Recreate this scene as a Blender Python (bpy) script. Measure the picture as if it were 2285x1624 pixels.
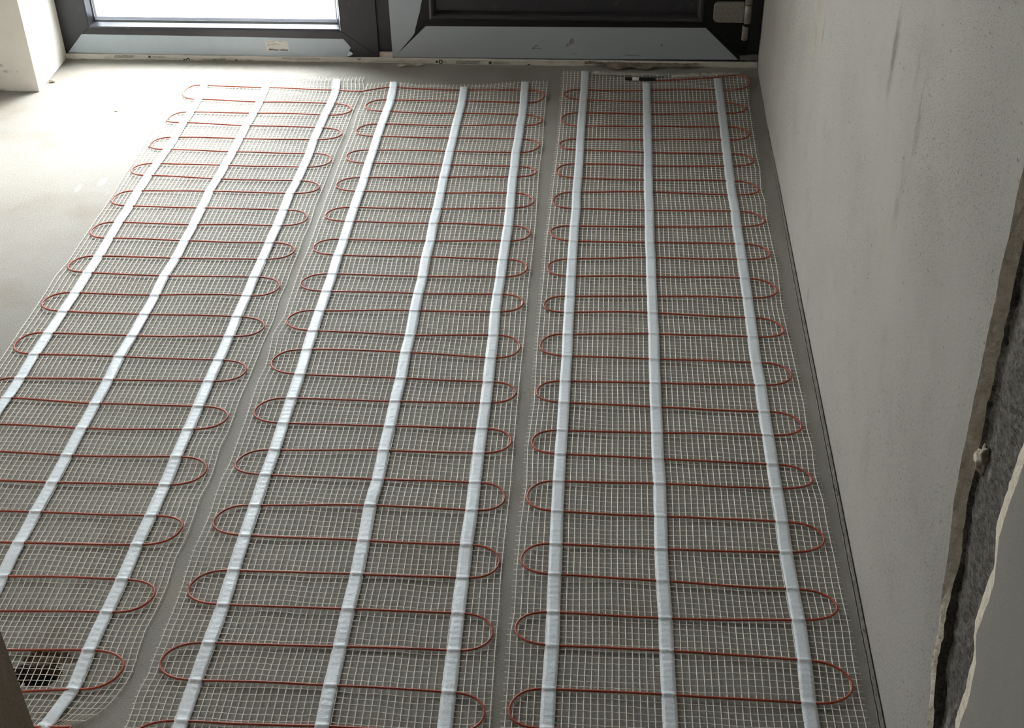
import bpy, bmesh, math, random
from mathutils import Matrix, Vector, noise as mnoise
for o in list(bpy.data.objects):
    bpy.data.objects.remove(o)
C = bpy.context.scene.collection
SC = bpy.context.scene
R = math.radians
rnd = random.Random(7)

# ---------------------------------------------------------------- camera
cd = bpy.data.cameras.new('camera'); cam = bpy.data.objects.new('camera', cd); C.objects.link(cam)
cd.sensor_fit = 'HORIZONTAL'; cd.sensor_width = 36.0
cd.lens = 2967.48 / 2285.0 * 36.0
cd.clip_start = 0.02; cd.clip_end = 200
M = Matrix(((0.9976949, 0.0662608, -0.0146400), (0.0274429, -0.5912896, -0.8059922), (-0.0620621, 0.8037326, -0.5917451)))
rot = M.transposed() @ Matrix(((1, 0, 0), (0, -1, 0), (0, 0, -1)))
cam.matrix_world = Matrix.Translation((0, 0, 1.52)) @ rot.to_4x4()
SC.camera = cam

# ---------------------------------------------------------------- light and exposure
SC.view_settings.view_transform = 'Standard'; SC.view_settings.look = 'None'
SC.view_settings.gamma = 1.0; SC.view_settings.use_curve_mapping = False
SC.view_settings.exposure = 0.36
w = bpy.data.worlds.new('sky'); SC.world = w; w.use_nodes = True
bg = w.node_tree.nodes['Background']
SKY = 27.0
bg.inputs[0].default_value = (0.93, 0.965, 1.0, 1)
_t = w.node_tree; _c = _t.nodes.new('ShaderNodeTexCoord'); _s = _t.nodes.new('ShaderNodeSeparateXYZ'); _t.links.new(_c.outputs['Generated'], _s.inputs[0])
_m = _t.nodes.new('ShaderNodeMapRange'); _m.inputs[1].default_value = 0; _m.inputs[2].default_value = 1; _m.inputs[3].default_value = SKY * .30; _m.inputs[4].default_value = SKY   # overcast sky: brightest overhead
_t.links.new(_s.outputs[2], _m.inputs[0]); _t.links.new(_m.outputs[0], bg.inputs[1])
def portal(name, loc, rot_e, sx, sy):
    l = bpy.data.lights.new(name, 'AREA'); l.shape = 'RECTANGLE'; l.size = sx; l.size_y = sy
    l.cycles.is_portal = True
    o = bpy.data.objects.new(name, l); C.objects.link(o); o.location = loc; o.rotation_euler = rot_e
    return o
portal('window_portal', (-1.085, 3.57, 1.05), (R(-90), 0, 0), 0.74, 1.98)
sn = bpy.data.lights.new('hazy_sun', 'SUN'); sn.energy = 11.5; sn.angle = R(34); sn.color = (1.0, 0.99, 0.98)
portal('side_fill_portal', (-3.44, 2.65, 1.35), (0, R(-90), 0), .8, .7)  # for the unseen side opening, added to send fill light onto the pier
so = bpy.data.objects.new('hazy_sun', sn); C.objects.link(so)
sd = Vector((-0.34, -0.60, -0.95))          # the light travels down, into the room and to the left
so.rotation_euler = sd.to_track_quat('-Z', 'Y').to_euler()

# ---------------------------------------------------------------- helpers
def tag(o, label=None, cat=None, group=None, kind=None):
    if label: o['label'] = label
    if cat: o['category'] = cat
    if group: o['group'] = group
    if kind: o['kind'] = kind
    return o
def empty(name, loc=(0, 0, 0)):
    o = bpy.data.objects.new(name, None); C.objects.link(o); o.location = loc; o.empty_display_size = .05
    return o
class MB:
    def __init__(s): s.v = []; s.f = []
    def add(s, vs, fs):
        n = len(s.v); s.v += [tuple(v) for v in vs]; s.f += [tuple(i + n for i in f) for f in fs]
    def box(s, x0, x1, y0, y1, z0, z1):
        s.add([(x, y, z) for z in (z0, z1) for y in (y0, y1) for x in (x0, x1)],
              [(0, 2, 3, 1), (4, 5, 7, 6), (0, 1, 5, 4), (2, 6, 7, 3), (0, 4, 6, 2), (1, 3, 7, 5)])
    def prism(s, poly, y0, y1):              # poly in (x, z), counter-clockwise seen from -Y; y0 is the front
        n = len(poly)
        s.add([(x, y0, z) for x, z in poly] + [(x, y1, z) for x, z in poly],
              [tuple(range(n)), tuple(range(2 * n - 1, n - 1, -1))] + [(i, i + n, (i + 1) % n + n, (i + 1) % n) for i in range(n)])
    def tube(s, pts, r, seg=8, caps=True):
        pts = [Vector(p) for p in pts]; n0 = len(s.v); rings = []
        for i, p in enumerate(pts):
            t = (pts[min(i + 1, len(pts) - 1)] - pts[max(i - 1, 0)]).normalized()
            up = Vector((0, 0, 1)) if abs(t.z) < .9 else Vector((1, 0, 0))
            a = t.cross(up).normalized(); b = a.cross(t)
            rr = r[i] if isinstance(r, (list, tuple)) else r
            rings.append([p + (a * math.cos(2 * math.pi * k / seg) + b * math.sin(2 * math.pi * k / seg)) * rr for k in range(seg)])
        vs = [q for ring in rings for q in ring]; fs = []
        for i in range(len(pts) - 1):
            for k in range(seg):
                a0 = i * seg + k; a1 = i * seg + (k + 1) % seg
                fs.append((a0, a0 + seg, a1 + seg, a1))
        if caps: fs += [tuple(range(seg)), tuple(range(len(vs) - 1, len(vs) - seg - 1, -1))]
        s.add(vs, fs)
    def strand(s, pts, side, hw, hh):        # flat four-sided thread; side = unit vector across it
        vs = []
        for x, y, z in pts:
            vs += [(x - side[0] * hw, y - side[1] * hw, z), (x, y, z + hh), (x + side[0] * hw, y + side[1] * hw, z), (x, y, z - hh)]
        fs = [(i * 4 + k, i * 4 + (k + 1) % 4, i * 4 + 4 + (k + 1) % 4, i * 4 + 4 + k) for i in range(len(pts) - 1) for k in range(4)]
        n = len(vs); fs += [(3, 2, 1, 0), (n - 4, n - 3, n - 2, n - 1)]
        s.add(vs, fs)
    def build(s, name, mat, parent=None, smooth=False, loc=None):
        me = bpy.data.meshes.new(name)
        vs = s.v
        if loc: vs = [(x - loc[0], y - loc[1], z - loc[2]) for x, y, z in vs]
        me.from_pydata(vs, [], s.f); me.update()
        bm = bmesh.new(); bm.from_mesh(me); bmesh.ops.recalc_face_normals(bm, faces=bm.faces); bm.to_mesh(me); bm.free()
        if smooth: me.polygons.foreach_set('use_smooth', [True] * len(me.polygons))
        me.materials.append(mat)
        o = bpy.data.objects.new(name, me); C.objects.link(o)
        if parent: o.parent = parent
        if loc: o.location = loc
        return o
def bevel(o, wd, seg=2):
    m = o.modifiers.new('bevel', 'BEVEL'); m.width = wd; m.segments = seg; m.limit_method = 'ANGLE'
    return o

# ---------------------------------------------------------------- materials
def mat(name, col, rough=.6, spec=.5, metal=0.0):
    m = bpy.data.materials.new(name); m.use_nodes = True
    b = m.node_tree.nodes['Principled BSDF']
    b.inputs['Base Color'].default_value = (*col, 1); b.inputs['Roughness'].default_value = rough
    b.inputs['Specular IOR Level'].default_value = spec; b.inputs['Metallic'].default_value = metal
    return m
class NT:
    def __init__(s, m): s.m = m; s.t = m.node_tree; s.n = s.t.nodes; s.l = s.t.links; s.b = s.n['Principled BSDF']; s.co = s.n.new('ShaderNodeTexCoord').outputs['Object']
    def noise(s, scale, detail=4, rough=.6, vec=None, stretch=None):
        n = s.n.new('ShaderNodeTexNoise'); n.inputs['Scale'].default_value = scale; n.inputs['Detail'].default_value = detail; n.inputs['Roughness'].default_value = rough
        v = vec or s.co
        if stretch:
            mp = s.n.new('ShaderNodeMapping'); mp.inputs['Scale'].default_value = stretch; s.l.new(v, mp.inputs[0]); v = mp.outputs[0]
        s.l.new(v, n.inputs['Vector']); return n.outputs['Fac']
    def ramp(s, fac, stops):
        r = s.n.new('ShaderNodeValToRGB'); e = r.color_ramp.elements
        while len(e) < len(stops): e.new(.5)
        for el, (p, c) in zip(e, stops): el.position = p; el.color = (*c, 1) if len(c) == 3 else c
        s.l.new(fac, r.inputs[0]); return r.outputs[0]
    def grey(s, fac, a, b):                  # smooth 0..1 between fac=a and fac=b
        r = s.n.new('ShaderNodeMapRange'); r.inputs[1].default_value = a; r.inputs[2].default_value = b; r.clamp = True
        s.l.new(fac, r.inputs[0]); return r.outputs[0]
    def math(s, op, a, b):
        n = s.n.new('ShaderNodeMath'); n.operation = op
        for i, v in enumerate((a, b)):
            if isinstance(v, (int, float)): n.inputs[i].default_value = v
            else: s.l.new(v, n.inputs[i])
        return n.outputs[0]
    def mix(s, fac, a, b, mode='MIX'):
        n = s.n.new('ShaderNodeMix'); n.data_type = 'RGBA'; n.blend_type = mode
        if isinstance(fac, (int, float)): n.inputs[0].default_value = fac
        else: s.l.new(fac, n.inputs[0])
        for k, v in ((6, a), (7, b)):
            if isinstance(v, tuple): n.inputs[k].default_value = (*v, 1)
            else: s.l.new(v, n.inputs[k])
        return n.outputs[2]
    def bump(s, h, strength, dist=.002):
        b = s.n.new('ShaderNodeBump'); b.inputs['Strength'].default_value = strength; b.inputs['Distance'].default_value = dist
        s.l.new(h, b.inputs['Height']); s.l.new(b.outputs[0], s.b.inputs['Normal'])
    def col(s, c): s.l.new(c, s.b.inputs['Base Color'])
    def blob(s, c, rad, soft=.55):           # a stain with its own place and size: 1 inside the ellipsoid, fading out
        mp = s.n.new('ShaderNodeMapping'); mp.vector_type = 'POINT'
        mp.inputs['Location'].default_value = tuple(-c[i] / rad[i] for i in range(3)); mp.inputs['Scale'].default_value = tuple(1 / r for r in rad)
        s.l.new(s.co, mp.inputs[0])
        ln = s.n.new('ShaderNodeVectorMath'); ln.operation = 'LENGTH'; s.l.new(mp.outputs[0], ln.inputs[0])
        return s.grey(ln.outputs['Value'], 1.0, soft)

M_floor = mat('cement_screed', (.3, .29, .26), .62, .22)
t = NT(M_floor)
base = t.ramp(t.noise(2.2, 5, .6), [(.3, (.236, .216, .186)), (.55, (.282, .260, .228)), (.75, (.322, .300, .266))])
warm = t.grey(t.noise(5.5, 3, .5), .56, .72)
base = t.mix(t.math('MULTIPLY', warm, .45), base, (.21, .165, .12))
grain = t.noise(420, 2, .7); g2 = t.noise(1500, 2, .6)
base = t.mix(t.math('MULTIPLY', t.grey(grain, .50, .70), .5), base, (.10, .092, .08))
base = t.mix(t.math('MULTIPLY', t.grey(grain, .45, .30), .40), base, (.40, .38, .35))
for c_, r_, k_, a_ in (((-.66, 1.43, 0), (.05, .05, .1), (.33, .26, .17), .5), ((-.60, 1.40, 0), (.035, .03, .1), (.20, .13, .08), .5), ((-.80, 1.34, 0), (.05, .03, .1), (.15, .10, .06), .6),
        ((-.83, 1.42, 0), (.022, .06, .1), (.36, .37, .35), .55), ((-1.19, 2.757, 0), (.012, .03, .1), (.45, .44, .42), .6), ((-1.237, 2.721, 0), (.008, .025, .1), (.45, .44, .42), .6), ((-.30, 1.55, 0), (.06, .05, .1), (.20, .15, .09), .35), ((.20, 1.36, 0), (.05, .04, .1), (.17, .12, .08), .35)):
    base = t.mix(t.math('MULTIPLY', t.math('MULTIPLY', t.blob(c_, r_, .2), t.grey(t.noise(30, 4, .7), .36, .6)), a_), base, k_)
specks = t.grey(t.noise(95, 1, .5), .74, .765)
base = t.mix(t.math('MULTIPLY', specks, .35), base, (.12, .09, .07))
t.col(base)
t.bump(t.math('ADD', t.noise(260, 4, .7), t.math('MULTIPLY', g2, .4)), .9, .0022)

def plaster(name, c1, c2, speck=.75, stains=()):
    m = mat(name, c1, .85, .15); t = NT(m)
    base = t.mix(t.grey(t.noise(1.6, 4, .6), .35, .7), c1, c2)
    base = t.mix(t.math('MULTIPLY', t.grey(t.noise(7, 3, .6), .55, .75), .35), base, tuple(v * .82 for v in c2))
    dens = t.grey(t.noise(3.0, 3, .5), .25, .62)
    sp = t.grey(t.noise(640, 2, .6, stretch=(1, .36, 1.25)), .585, .66)
    base = t.mix(t.math('MULTIPLY', t.math('MULTIPLY', sp, dens), speck), base, (.085, .08, .07))
    sp2 = t.grey(t.noise(190, 1, .4, stretch=(1, .36, 1.1)), .735, .76)
    base = t.mix(t.math('MULTIPLY', sp2, speck * .75), base, (.09, .07, .06))
    for c, rad, col, amt in stains:
        edge = t.math('MULTIPLY', t.blob(c, rad, .25), t.grey(t.noise(38, 4, .7, stretch=(1, 1, .4)), .38, .62))
        base = t.mix(t.math('MULTIPLY', edge, amt), base, col)
    t.col(base)
    t.bump(t.math('ADD', t.noise(300, 3, .6), t.math('MULTIPLY', t.noise(40, 2, .5), .8)), .35, .0012)
    return m
BR = (.20, .16, .11); GR = (.16, .14, .11)
M_wallr = plaster('speckled_plaster', (.415, .392, .348), (.35, .328, .292), .8, [
    ((.42, 2.55, .50), (.05, .05, .11), (.34, .27, .16), .75), ((.42, 2.47, .52), (.04, .012, .06), GR, .5),
    ((.42, 1.85, .735), (.04, .024, .09), GR, .85), ((.42, 1.645, .735), (.04, .018, .08), GR, 1.0), ((.42, 1.70, .79), (.04, .012, .06), GR, .4),
    ((.42, 1.68, .60), (.04, .028, .10), BR, .45), ((.42, 1.72, .50), (.04, .03, .09), (.36, .31, .2), .35),
    ((.42, 2.25, .03), (.04, .02, .05), GR, .6), ((.42, 1.6, .20), (.04, .05, .08), BR, .2)])
M_wallnear = plaster('smooth_plaster', (.33, .308, .272), (.29, .27, .24), .25, [((.42, .95, .30), (.04, .02, .012), GR, .8)])
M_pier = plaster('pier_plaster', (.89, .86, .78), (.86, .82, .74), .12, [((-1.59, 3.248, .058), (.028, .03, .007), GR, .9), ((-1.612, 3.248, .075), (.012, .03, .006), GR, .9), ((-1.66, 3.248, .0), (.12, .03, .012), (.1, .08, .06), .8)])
M_white = plaster('room_plaster', (.32, .305, .28), (.28, .27, .25), .15)
M_edge = mat('broken_plaster', (.45, .39, .30), .9, .1); t = NT(M_edge)
t.col(t.ramp(t.noise(90, 5, .7, stretch=(1, .4, 1)), [(.3, (.52, .44, .33)), (.45, (.74, .66, .53)), (.7, (.84, .77, .65))])); t.bump(t.noise(160, 4, .7), .9, .003)
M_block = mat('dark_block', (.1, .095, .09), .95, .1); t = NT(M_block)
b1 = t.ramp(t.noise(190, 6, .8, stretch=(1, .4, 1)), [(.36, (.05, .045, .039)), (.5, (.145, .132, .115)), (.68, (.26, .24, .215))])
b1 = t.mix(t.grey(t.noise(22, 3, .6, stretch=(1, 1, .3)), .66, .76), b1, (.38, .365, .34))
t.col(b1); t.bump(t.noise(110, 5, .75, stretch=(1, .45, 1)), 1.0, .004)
M_strip = mat('foam_edge_strip', (.15, .14, .13), .95, .1); t = NT(M_strip)
t.col(t.ramp(t.noise(110, 4, .7, stretch=(1, .5, 1)), [(.30, (.06, .055, .048)), (.38, (.23, .212, .188)), (.7, (.29, .27, .24))])); t.bump(t.noise(160, 3, .7), 1, .003)
M_jamb = mat('rough_door_jamb', (.12, .095, .07), .85, .2); t = NT(M_jamb)
j1 = t.ramp(t.noise(14, 5, .65, stretch=(1, 1, .25)), [(.3, (.34, .27, .205)), (.6, (.46, .385, .31)), (.8, (.52, .45, .37))])
t.col(t.mix(t.math('MULTIPLY', t.grey(t.noise(420, 2, .6), .5, .7), .5), j1, (.14, .11, .085))); t.bump(t.noise(90, 4, .7), .5, .002)
M_pvc = mat('anthracite_frame', (.022, .022, .027), .38, .5); t = NT(M_pvc)
t.col(t.mix(t.math('MULTIPLY', t.grey(t.noise(26, 4, .7), .60, .74), .35), (.019, .019, .024), (.12, .115, .105)))
M_leaf = mat('dark_door_skin', (.007, .007, .008), .4, .3)
M_mould = mat('door_moulding', (.028, .027, .026), .34, .5)
M_gasket = mat('black_gasket', (.004, .004, .005), .6, .3)
M_film = mat('pale_blue_film', (.40, .46, .51), .38, .5); t = NT(M_film)
f1 = t.mix(t.grey(t.noise(9, 3, .6), .4, .7), (.42, .49, .54), (.37, .43, .475))
f1 = t.mix(t.math('MULTIPLY', t.grey(t.noise(30, 4, .7), .66, .78), .35), f1, (.30, .28, .2)); t.col(f1)
M_filmdoor = mat('pale_grey_film', (.37, .42, .45), .45, .45); t = NT(M_filmdoor)
t.col(t.mix(t.math('MULTIPLY', t.grey(t.noise(30, 4, .7), .66, .8), .35), (.37, .42, .45), (.20, .19, .16)))
M_sill = mat('white_profile', (.60, .57, .51), .5, .4); t = NT(M_sill)
t.col(t.mix(t.math('MULTIPLY', t.grey(t.noise(24, 4, .7), .52, .72), .45), (.62, .59, .53), (.30, .25, .19)))
M_ink = mat('black_print', (.015, .015, .015), .6, .3)
M_paper = mat('paper_sticker', (.62, .62, .57), .6, .3)
M_pale_ink = mat('grey_print', (.16, .16, .15), .7, .2)
M_red_ink = mat('red_pen', (.28, .04, .05), .6, .3)
M_hinge = mat('brushed_grey_hinge', (.27, .255, .23), .5, .5, .35); t = NT(M_hinge)
t.col(t.ramp(t.noise(160, 3, .6), [(.3, (.21, .195, .17)), (.7, (.31, .295, .265))]))
M_alu = mat('spacer_bar', (.55, .56, .62), .4, .5, .5); t = NT(M_alu)
t.col(t.ramp(t.noise(260, 2, .7), [(.4, (.50, .53, .68)), (.6, (.60, .63, .76))]))
M_edgewhite = mat('glass_edge_seal', (.85, .86, .88), .4, .4)
M_glass = bpy.data.materials.new('window_glass'); M_glass.use_nodes = True
gt = M_glass.node_tree; gt.nodes.clear()
go = gt.nodes.new('ShaderNodeOutputMaterial'); gm = gt.nodes.new('ShaderNodeMixShader'); gg = gt.nodes.new('ShaderNodeNewGeometry')
gd = gt.nodes.new('ShaderNodeVectorMath'); gd.operation = 'DOT_PRODUCT'; gt.links.new(gg.outputs['Normal'], gd.inputs[0]); gt.links.new(gg.outputs['Incoming'], gd.inputs[1])
def gmath(op, a, b):
    n = gt.nodes.new('ShaderNodeMath'); n.operation = op
    for i, v in enumerate((a, b)):
        if isinstance(v, (int, float)): n.inputs[i].default_value = v
        else: gt.links.new(v, n.inputs[i])
    return n.outputs[0]
g1 = gmath('POWER', gmath('SUBTRACT', 1.0, gmath('ABSOLUTE', gd.outputs['Value'], 0)), 5.0)      # Schlick's reflectance of glass
gfac = gmath('ADD', gmath('MULTIPLY', g1, .96), .04)
ga = gt.nodes.new('ShaderNodeBsdfTransparent'); ga.inputs[0].default_value = (.93, .95, .95, 1); gb = gt.nodes.new('ShaderNodeBsdfGlossy'); gb.inputs['Roughness'].default_value = .02
gt.links.new(gfac, gm.inputs[0]); gt.links.new(ga.outputs[0], gm.inputs[1]); gt.links.new(gb.outputs[0], gm.inputs[2]); gt.links.new(gm.outputs[0], go.inputs[0])
M_mesh = mat('glass_fibre_thread', (.86, .81, .72), .33, .6)
M_cable = mat('terracotta_cable', (.42, .085, .035), .45, .5); t = NT(M_cable)
t.col(t.mix(t.grey(t.noise(14, 3, .6), .35, .7), (.40, .068, .026), (.29, .045, .020)))
M_tape = mat('white_fleece_tape', (.84, .88, .90), .40, .5); t = NT(M_tape)
t.b.inputs['Alpha'].default_value = .75
t.col(t.ramp(t.noise(260, 3, .7), [(.3, (.71, .75, .78)), (.6, (.81, .85, .88))])); t.bump(t.math('ADD', t.noise(120, 3, .6), t.math('MULTIPLY', t.noise(600, 2, .6), .5)), .6, .002)
M_black = mat('black_heat_shrink', (.008, .008, .009), .45, .4)
M_label = mat('white_wrap_label', (.62, .57, .56), .6, .3)
M_clear = mat('clear_tape', (.66, .61, .53), .3, .5); t = NT(M_clear); t.b.inputs['Alpha'].default_value = .38
M_brown = mat('brown_packing_tape', (.19, .13, .085), .35, .5); t = NT(M_brown)
t.col(t.ramp(t.noise(34, 4, .6), [(.35, (.11, .075, .05)), (.6, (.24, .19, .14)), (.75, (.36, .33, .27))])); t.bump(t.noise(45, 4, .6), 1, .006)
M_crumb = mat('plaster_crumb', (.46, .42, .34), .9, .2); t = NT(M_crumb)
t.col(t.ramp(t.noise(120, 3, .6), [(.35, (.30, .26, .2)), (.65, (.56, .51, .42))]))
M_pit = mat('rubble_in_hole', (.06, .045, .035), .95, .1); t = NT(M_pit)
t.col(t.ramp(t.noise(60, 5, .7), [(.35, (.03, .022, .016)), (.55, (.13, .095, .065)), (.75, (.26, .21, .16))])); t.bump(t.noise(120, 4, .7), 1, .005)
M_pipe = mat('black_pipe', (.006, .006, .008), .5, .3)
M_out = mat('pale_terrace', (.55, .55, .54), .8, .2); t = NT(M_out)
t.col(t.ramp(t.noise(8, 4, .6), [(.3, (.5, .5, .49)), (.7, (.6, .6, .59))]))

MATS = {
 'left': dict(first='L',
  rows=[[-1080,3296,-908,3287,-714,3276],[-1072,3207,-905,3197,-714,3195],[-1073,3130,-906,3128,-717,3125],[-1075,3065,-908,3054,-718,3051],[-1075,2986,-909,2983,-719,2984],[-1076,2917,-909,2911,-716,2909],[-1081,2844,-911,2839,-718,2841],[-1084,2780,-913,2771,-719,2770],[-1087,2705,-917,2712,-724,2707],[-1086,2634,-915,2631,-723,2630],[-1088,2559,-914,2555,-723,2560],[-1088,2489,-915,2485,-724,2483],[-1088,2414,-916,2412,-726,2417],[-1089,2345,-921,2340,-727,2343],[-1090,2267,-919,2266,-727,2272],[-1092,2197,-921,2194,-729,2194],[-1095,2119,-923,2117,-728,2123],[-1098,2047,-927,2046,-730,2045],[-1098,1970,-926,1972,-732,1976],[-1100,1906,-928,1898,-732,1899],[-1104,1828,-929,1824,-733,1831],[-1107,1754,-930,1748,-734,1753],[-1110,1677,-931,1675,-734,1680],[-1113,1600,-933,1600,-735,1601],[-1116,1523,-934,1525,-739,1532],[-1119,1449,-933,1450,-739,1453],[-1122,1367,-932,1376,-742,1383],[-1126,1291,-930,1297,-744,1305],[-1129,1204,-929,1216,-744,1232]],
  bends=[[-1125,3250],[-652,3159],[-1124,3083],[-653,3018],[-1129,2945],[-655,2876],[-1134,2808],[-659,2740],[-1137,2663],[-660,2593],[-1140,2519],[-661,2452],[-1142,2373],[-665,2312],[-1147,2227],[-665,2163],[-1149,2076],[-667,2013],[-1151,1933],[-668,1868],[-1145,1780],[-670,1721],[-1140,1629],[-673,1576],[-1133,1476],[-677,1425],[-1129,1327],[-681,1275]],
  left=[[-1161,3385],[-1132,3234],[-1140,3079],[-1147,3002],[-1144,2904],[-1144,2822],[-1145,2743],[-1144,2688],[-1150,2479],[-1151,2398],[-1158,2336],[-1157,2256],[-1157,2194],[-1165,1900],[-1176,1500],[-1184,1100]],
  right=[[-649,3361],[-637,3297],[-643,3251],[-646,3148],[-645,3049],[-648,2942],[-649,2859],[-649,2761],[-651,2658],[-648,2586],[-651,2516],[-650,2444],[-652,2390],[-651,2322],[-654,2271],[-650,2188],[-653,2132],[-654,2082],[-654,2038],[-655,1991],[-657,1949],[-657,1912],[-656,1870],[-656,1824],[-660,1790],[-658,1756],[-656,1717],[-658,1682],[-662,1648],[-660,1613],[-659,1574],[-661,1540],[-664,1509],[-663,1479],[-661,1449],[-662,1420],[-664,1390],[-668,1353],[-667,1310],[-665,1289],[-665,1263],[-668,1245],[-673,1229],[-678,1213],[-685,1200],[-691,1191],[-699,1180],[-730,1166]],
  top=[[-1161,3387],[-1026,3375],[-916,3360],[-791,3353],[-649,3362]],
  tape_top=[[-1086,3371],[-916,3354],[-723,3346]]),
 'middle': dict(first='R',
  rows=[[-562,3299,-370,3288,-207,3294],[-558,3221,-368,3218,-205,3218],[-559,3150,-369,3147,-204,3142],[-561,3079,-370,3076,-206,3082],[-562,3009,-370,3006,-206,3007],[-561,2933,-371,2934,-208,2933],[-562,2865,-371,2861,-206,2863],[-561,2792,-372,2802,-207,2809],[-561,2724,-371,2724,-205,2730],[-562,2648,-371,2650,-203,2659],[-562,2583,-371,2582,-202,2581],[-562,2507,-370,2509,-203,2513],[-563,2438,-371,2439,-204,2437],[-562,2364,-369,2361,-204,2367],[-563,2295,-370,2296,-205,2300],[-564,2224,-370,2231,-205,2236],[-564,2152,-368,2146,-202,2153],[-564,2088,-369,2086,-201,2076],[-562,2005,-367,2002,-200,1999],[-563,1931,-368,1931,-200,1934],[-564,1858,-368,1857,-200,1860],[-563,1781,-369,1789,-200,1789],[-565,1713,-368,1711,-200,1712],[-566,1636,-371,1645,-199,1641],[-566,1562,-369,1561,-200,1558],[-566,1483,-368,1484,-199,1485],[-565,1408,-369,1408,-199,1409],[-567,1328,-369,1334,-198,1335],[-569,1258,-370,1258,-197,1255],[-570,1184,-369,1186,-196,1184],[-573,1112,-368,1115,-196,1116]],
  bends=[[-152,3259],[-620,3180],[-151,3113],[-621,3037],[-151,2974],[-623,2897],[-152,2833],[-623,2753],[-150,2689],[-623,2607],[-150,2549],[-624,2468],[-149,2402],[-624,2324],[-149,2270],[-624,2183],[-146,2114],[-626,2043],[-145,1967],[-625,1888],[-144,1826],[-625,1738],[-145,1675],[-627,1592],[-143,1524],[-629,1439],[-142,1370],[-631,1288],[-142,1220],[-636,1145]],
  left=[[-638,3318],[-635,3251],[-637,3134],[-634,3050],[-635,2942],[-637,2853],[-637,2728],[-637,2653],[-638,2592],[-637,2517],[-637,2455],[-640,2390],[-639,2323],[-638,2264],[-636,2202],[-646,2141],[-641,2087],[-637,2031],[-641,1984],[-640,1939],[-639,1899],[-638,1860],[-638,1818],[-638,1781],[-638,1741],[-642,1705],[-642,1652],[-640,1616],[-642,1569],[-645,1529],[-645,1474],[-643,1445],[-643,1416],[-643,1383],[-644,1350],[-644,1323],[-646,1297],[-645,1269],[-649,1246],[-650,1224],[-649,1200],[-649,1176],[-652,1149]],
  right=[[-146,3361],[-145,3234],[-144,3102],[-141,2978],[-143,2860],[-142,2750],[-139,2645],[-138,2498],[-140,2337],[-138,2159],[-138,1999],[-137,1829],[-135,1709],[-136,1598],[-136,1495],[-134,1431],[-133,1331],[-130,1199]],
  top=[[-636,3319],[-567,3339],[-502,3321],[-372,3321],[-290,3329],[-209,3348],[-146,3355]],
  tape_top=[[-566,3337],[-371,3311],[-208,3346]]),
 'right': dict(first='L',
  rows=[[-48,3299,118,3304,310,3309],[-49,3236,117,3233,310,3236],[-50,3159,117,3160,310,3172],[-51,3086,117,3089,309,3094],[-51,3013,116,3015,309,3020],[-51,2954,116,2947,308,2948],[-51,2878,115,2875,308,2885],[-52,2808,115,2805,307,2808],[-53,2742,114,2748,307,2743],[-52,2662,114,2662,309,2664],[-54,2584,114,2590,308,2596],[-54,2518,113,2520,309,2525],[-55,2445,114,2458,309,2458],[-55,2376,114,2382,309,2381],[-55,2301,114,2305,310,2310],[-55,2240,114,2246,310,2237],[-55,2164,115,2171,309,2168],[-54,2089,114,2086,309,2085],[-55,2009,114,2007,311,2012],[-55,1940,114,1937,311,1932],[-55,1860,115,1860,312,1864],[-56,1795,115,1790,313,1786],[-56,1721,116,1724,314,1723],[-56,1645,116,1643,315,1639],[-55,1567,115,1565,315,1569],[-54,1497,116,1493,317,1488],[-53,1419,118,1416,319,1422],[-52,1352,118,1351,319,1341],[-53,1270,119,1267,317,1263],[-53,1199,120,1194,318,1185]],
  bends=[[-101,3265],[372,3198],[-103,3120],[372,3056],[-103,2979],[371,2912],[-105,2835],[370,2766],[-107,2696],[372,2624],[-107,2555],[372,2480],[-107,2407],[373,2338],[-108,2264],[373,2193],[-109,2119],[373,2046],[-108,1971],[376,1893],[-109,1825],[378,1745],[-109,1679],[381,1604],[-110,1527],[382,1451],[-110,1384],[384,1299],[-109,1227]],
  left=[[-111,3413],[-110,3236],[-110,3072],[-111,2919],[-114,2805],[-115,2698],[-117,2586],[-119,2507],[-118,2379],[-119,2252],[-119,2133],[-117,2023],[-115,1934],[-120,1809],[-116,1718],[-120,1617],[-120,1513],[-118,1416],[-121,1371],[-119,1312],[-118,1204]],
  right=[[391,3408],[389,3287],[386,3122],[384,2938],[387,2881],[381,2770],[385,2723],[382,2631],[384,2537],[386,2468],[386,2401],[382,2274],[385,2175],[387,2082],[391,1963],[389,1889],[392,1834],[389,1762],[394,1697],[394,1643],[396,1573],[396,1513],[399,1408],[396,1341],[396,1289],[398,1231]],
  top=[[-111,3413],[-48,3419],[118,3412],[310,3401],[391,3408]],
  tape_top=[[-48,3417],[118,3357],[310,3388]]),
}

# ---------------------------------------------------------------- room shell
def struct(mb, name, m, smooth=False): return tag(mb.build(name, m, smooth=smooth), kind='structure')
HX0, HX1, HY0, HY1 = -.98, -.66, 1.12, 1.40          # patch of floor that carries the rough hole
mb = MB()
XS = (-3.5, HX0, HX1, .47); YS = (-2.2, HY0, HY1, 3.60)
for i in range(3):
    for j in range(3):
        if i == 1 and j == 1: continue
        mb.add([(XS[i], YS[j], 0), (XS[i + 1], YS[j], 0), (XS[i + 1], YS[j + 1], 0), (XS[i], YS[j + 1], 0)], [(0, 1, 2, 3)])
N = 80
def pit(x, y):
    n = mnoise.noise(Vector((x * 22, y * 22, 1.3))) * .35 + mnoise.noise(Vector((x * 60, y * 60, 4))) * .15
    d = math.hypot((x + .812) / .036, (y - 1.256) / .021) + n
    z = -.05 * max(0, min(1, (1.05 - d) * 2.4))
    d2 = math.hypot((x + .80) / .050, (y - 1.292) / .016) + n
    return min(z, -.0055 * max(0, min(1, (1.1 - d2) * 2)))
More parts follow.
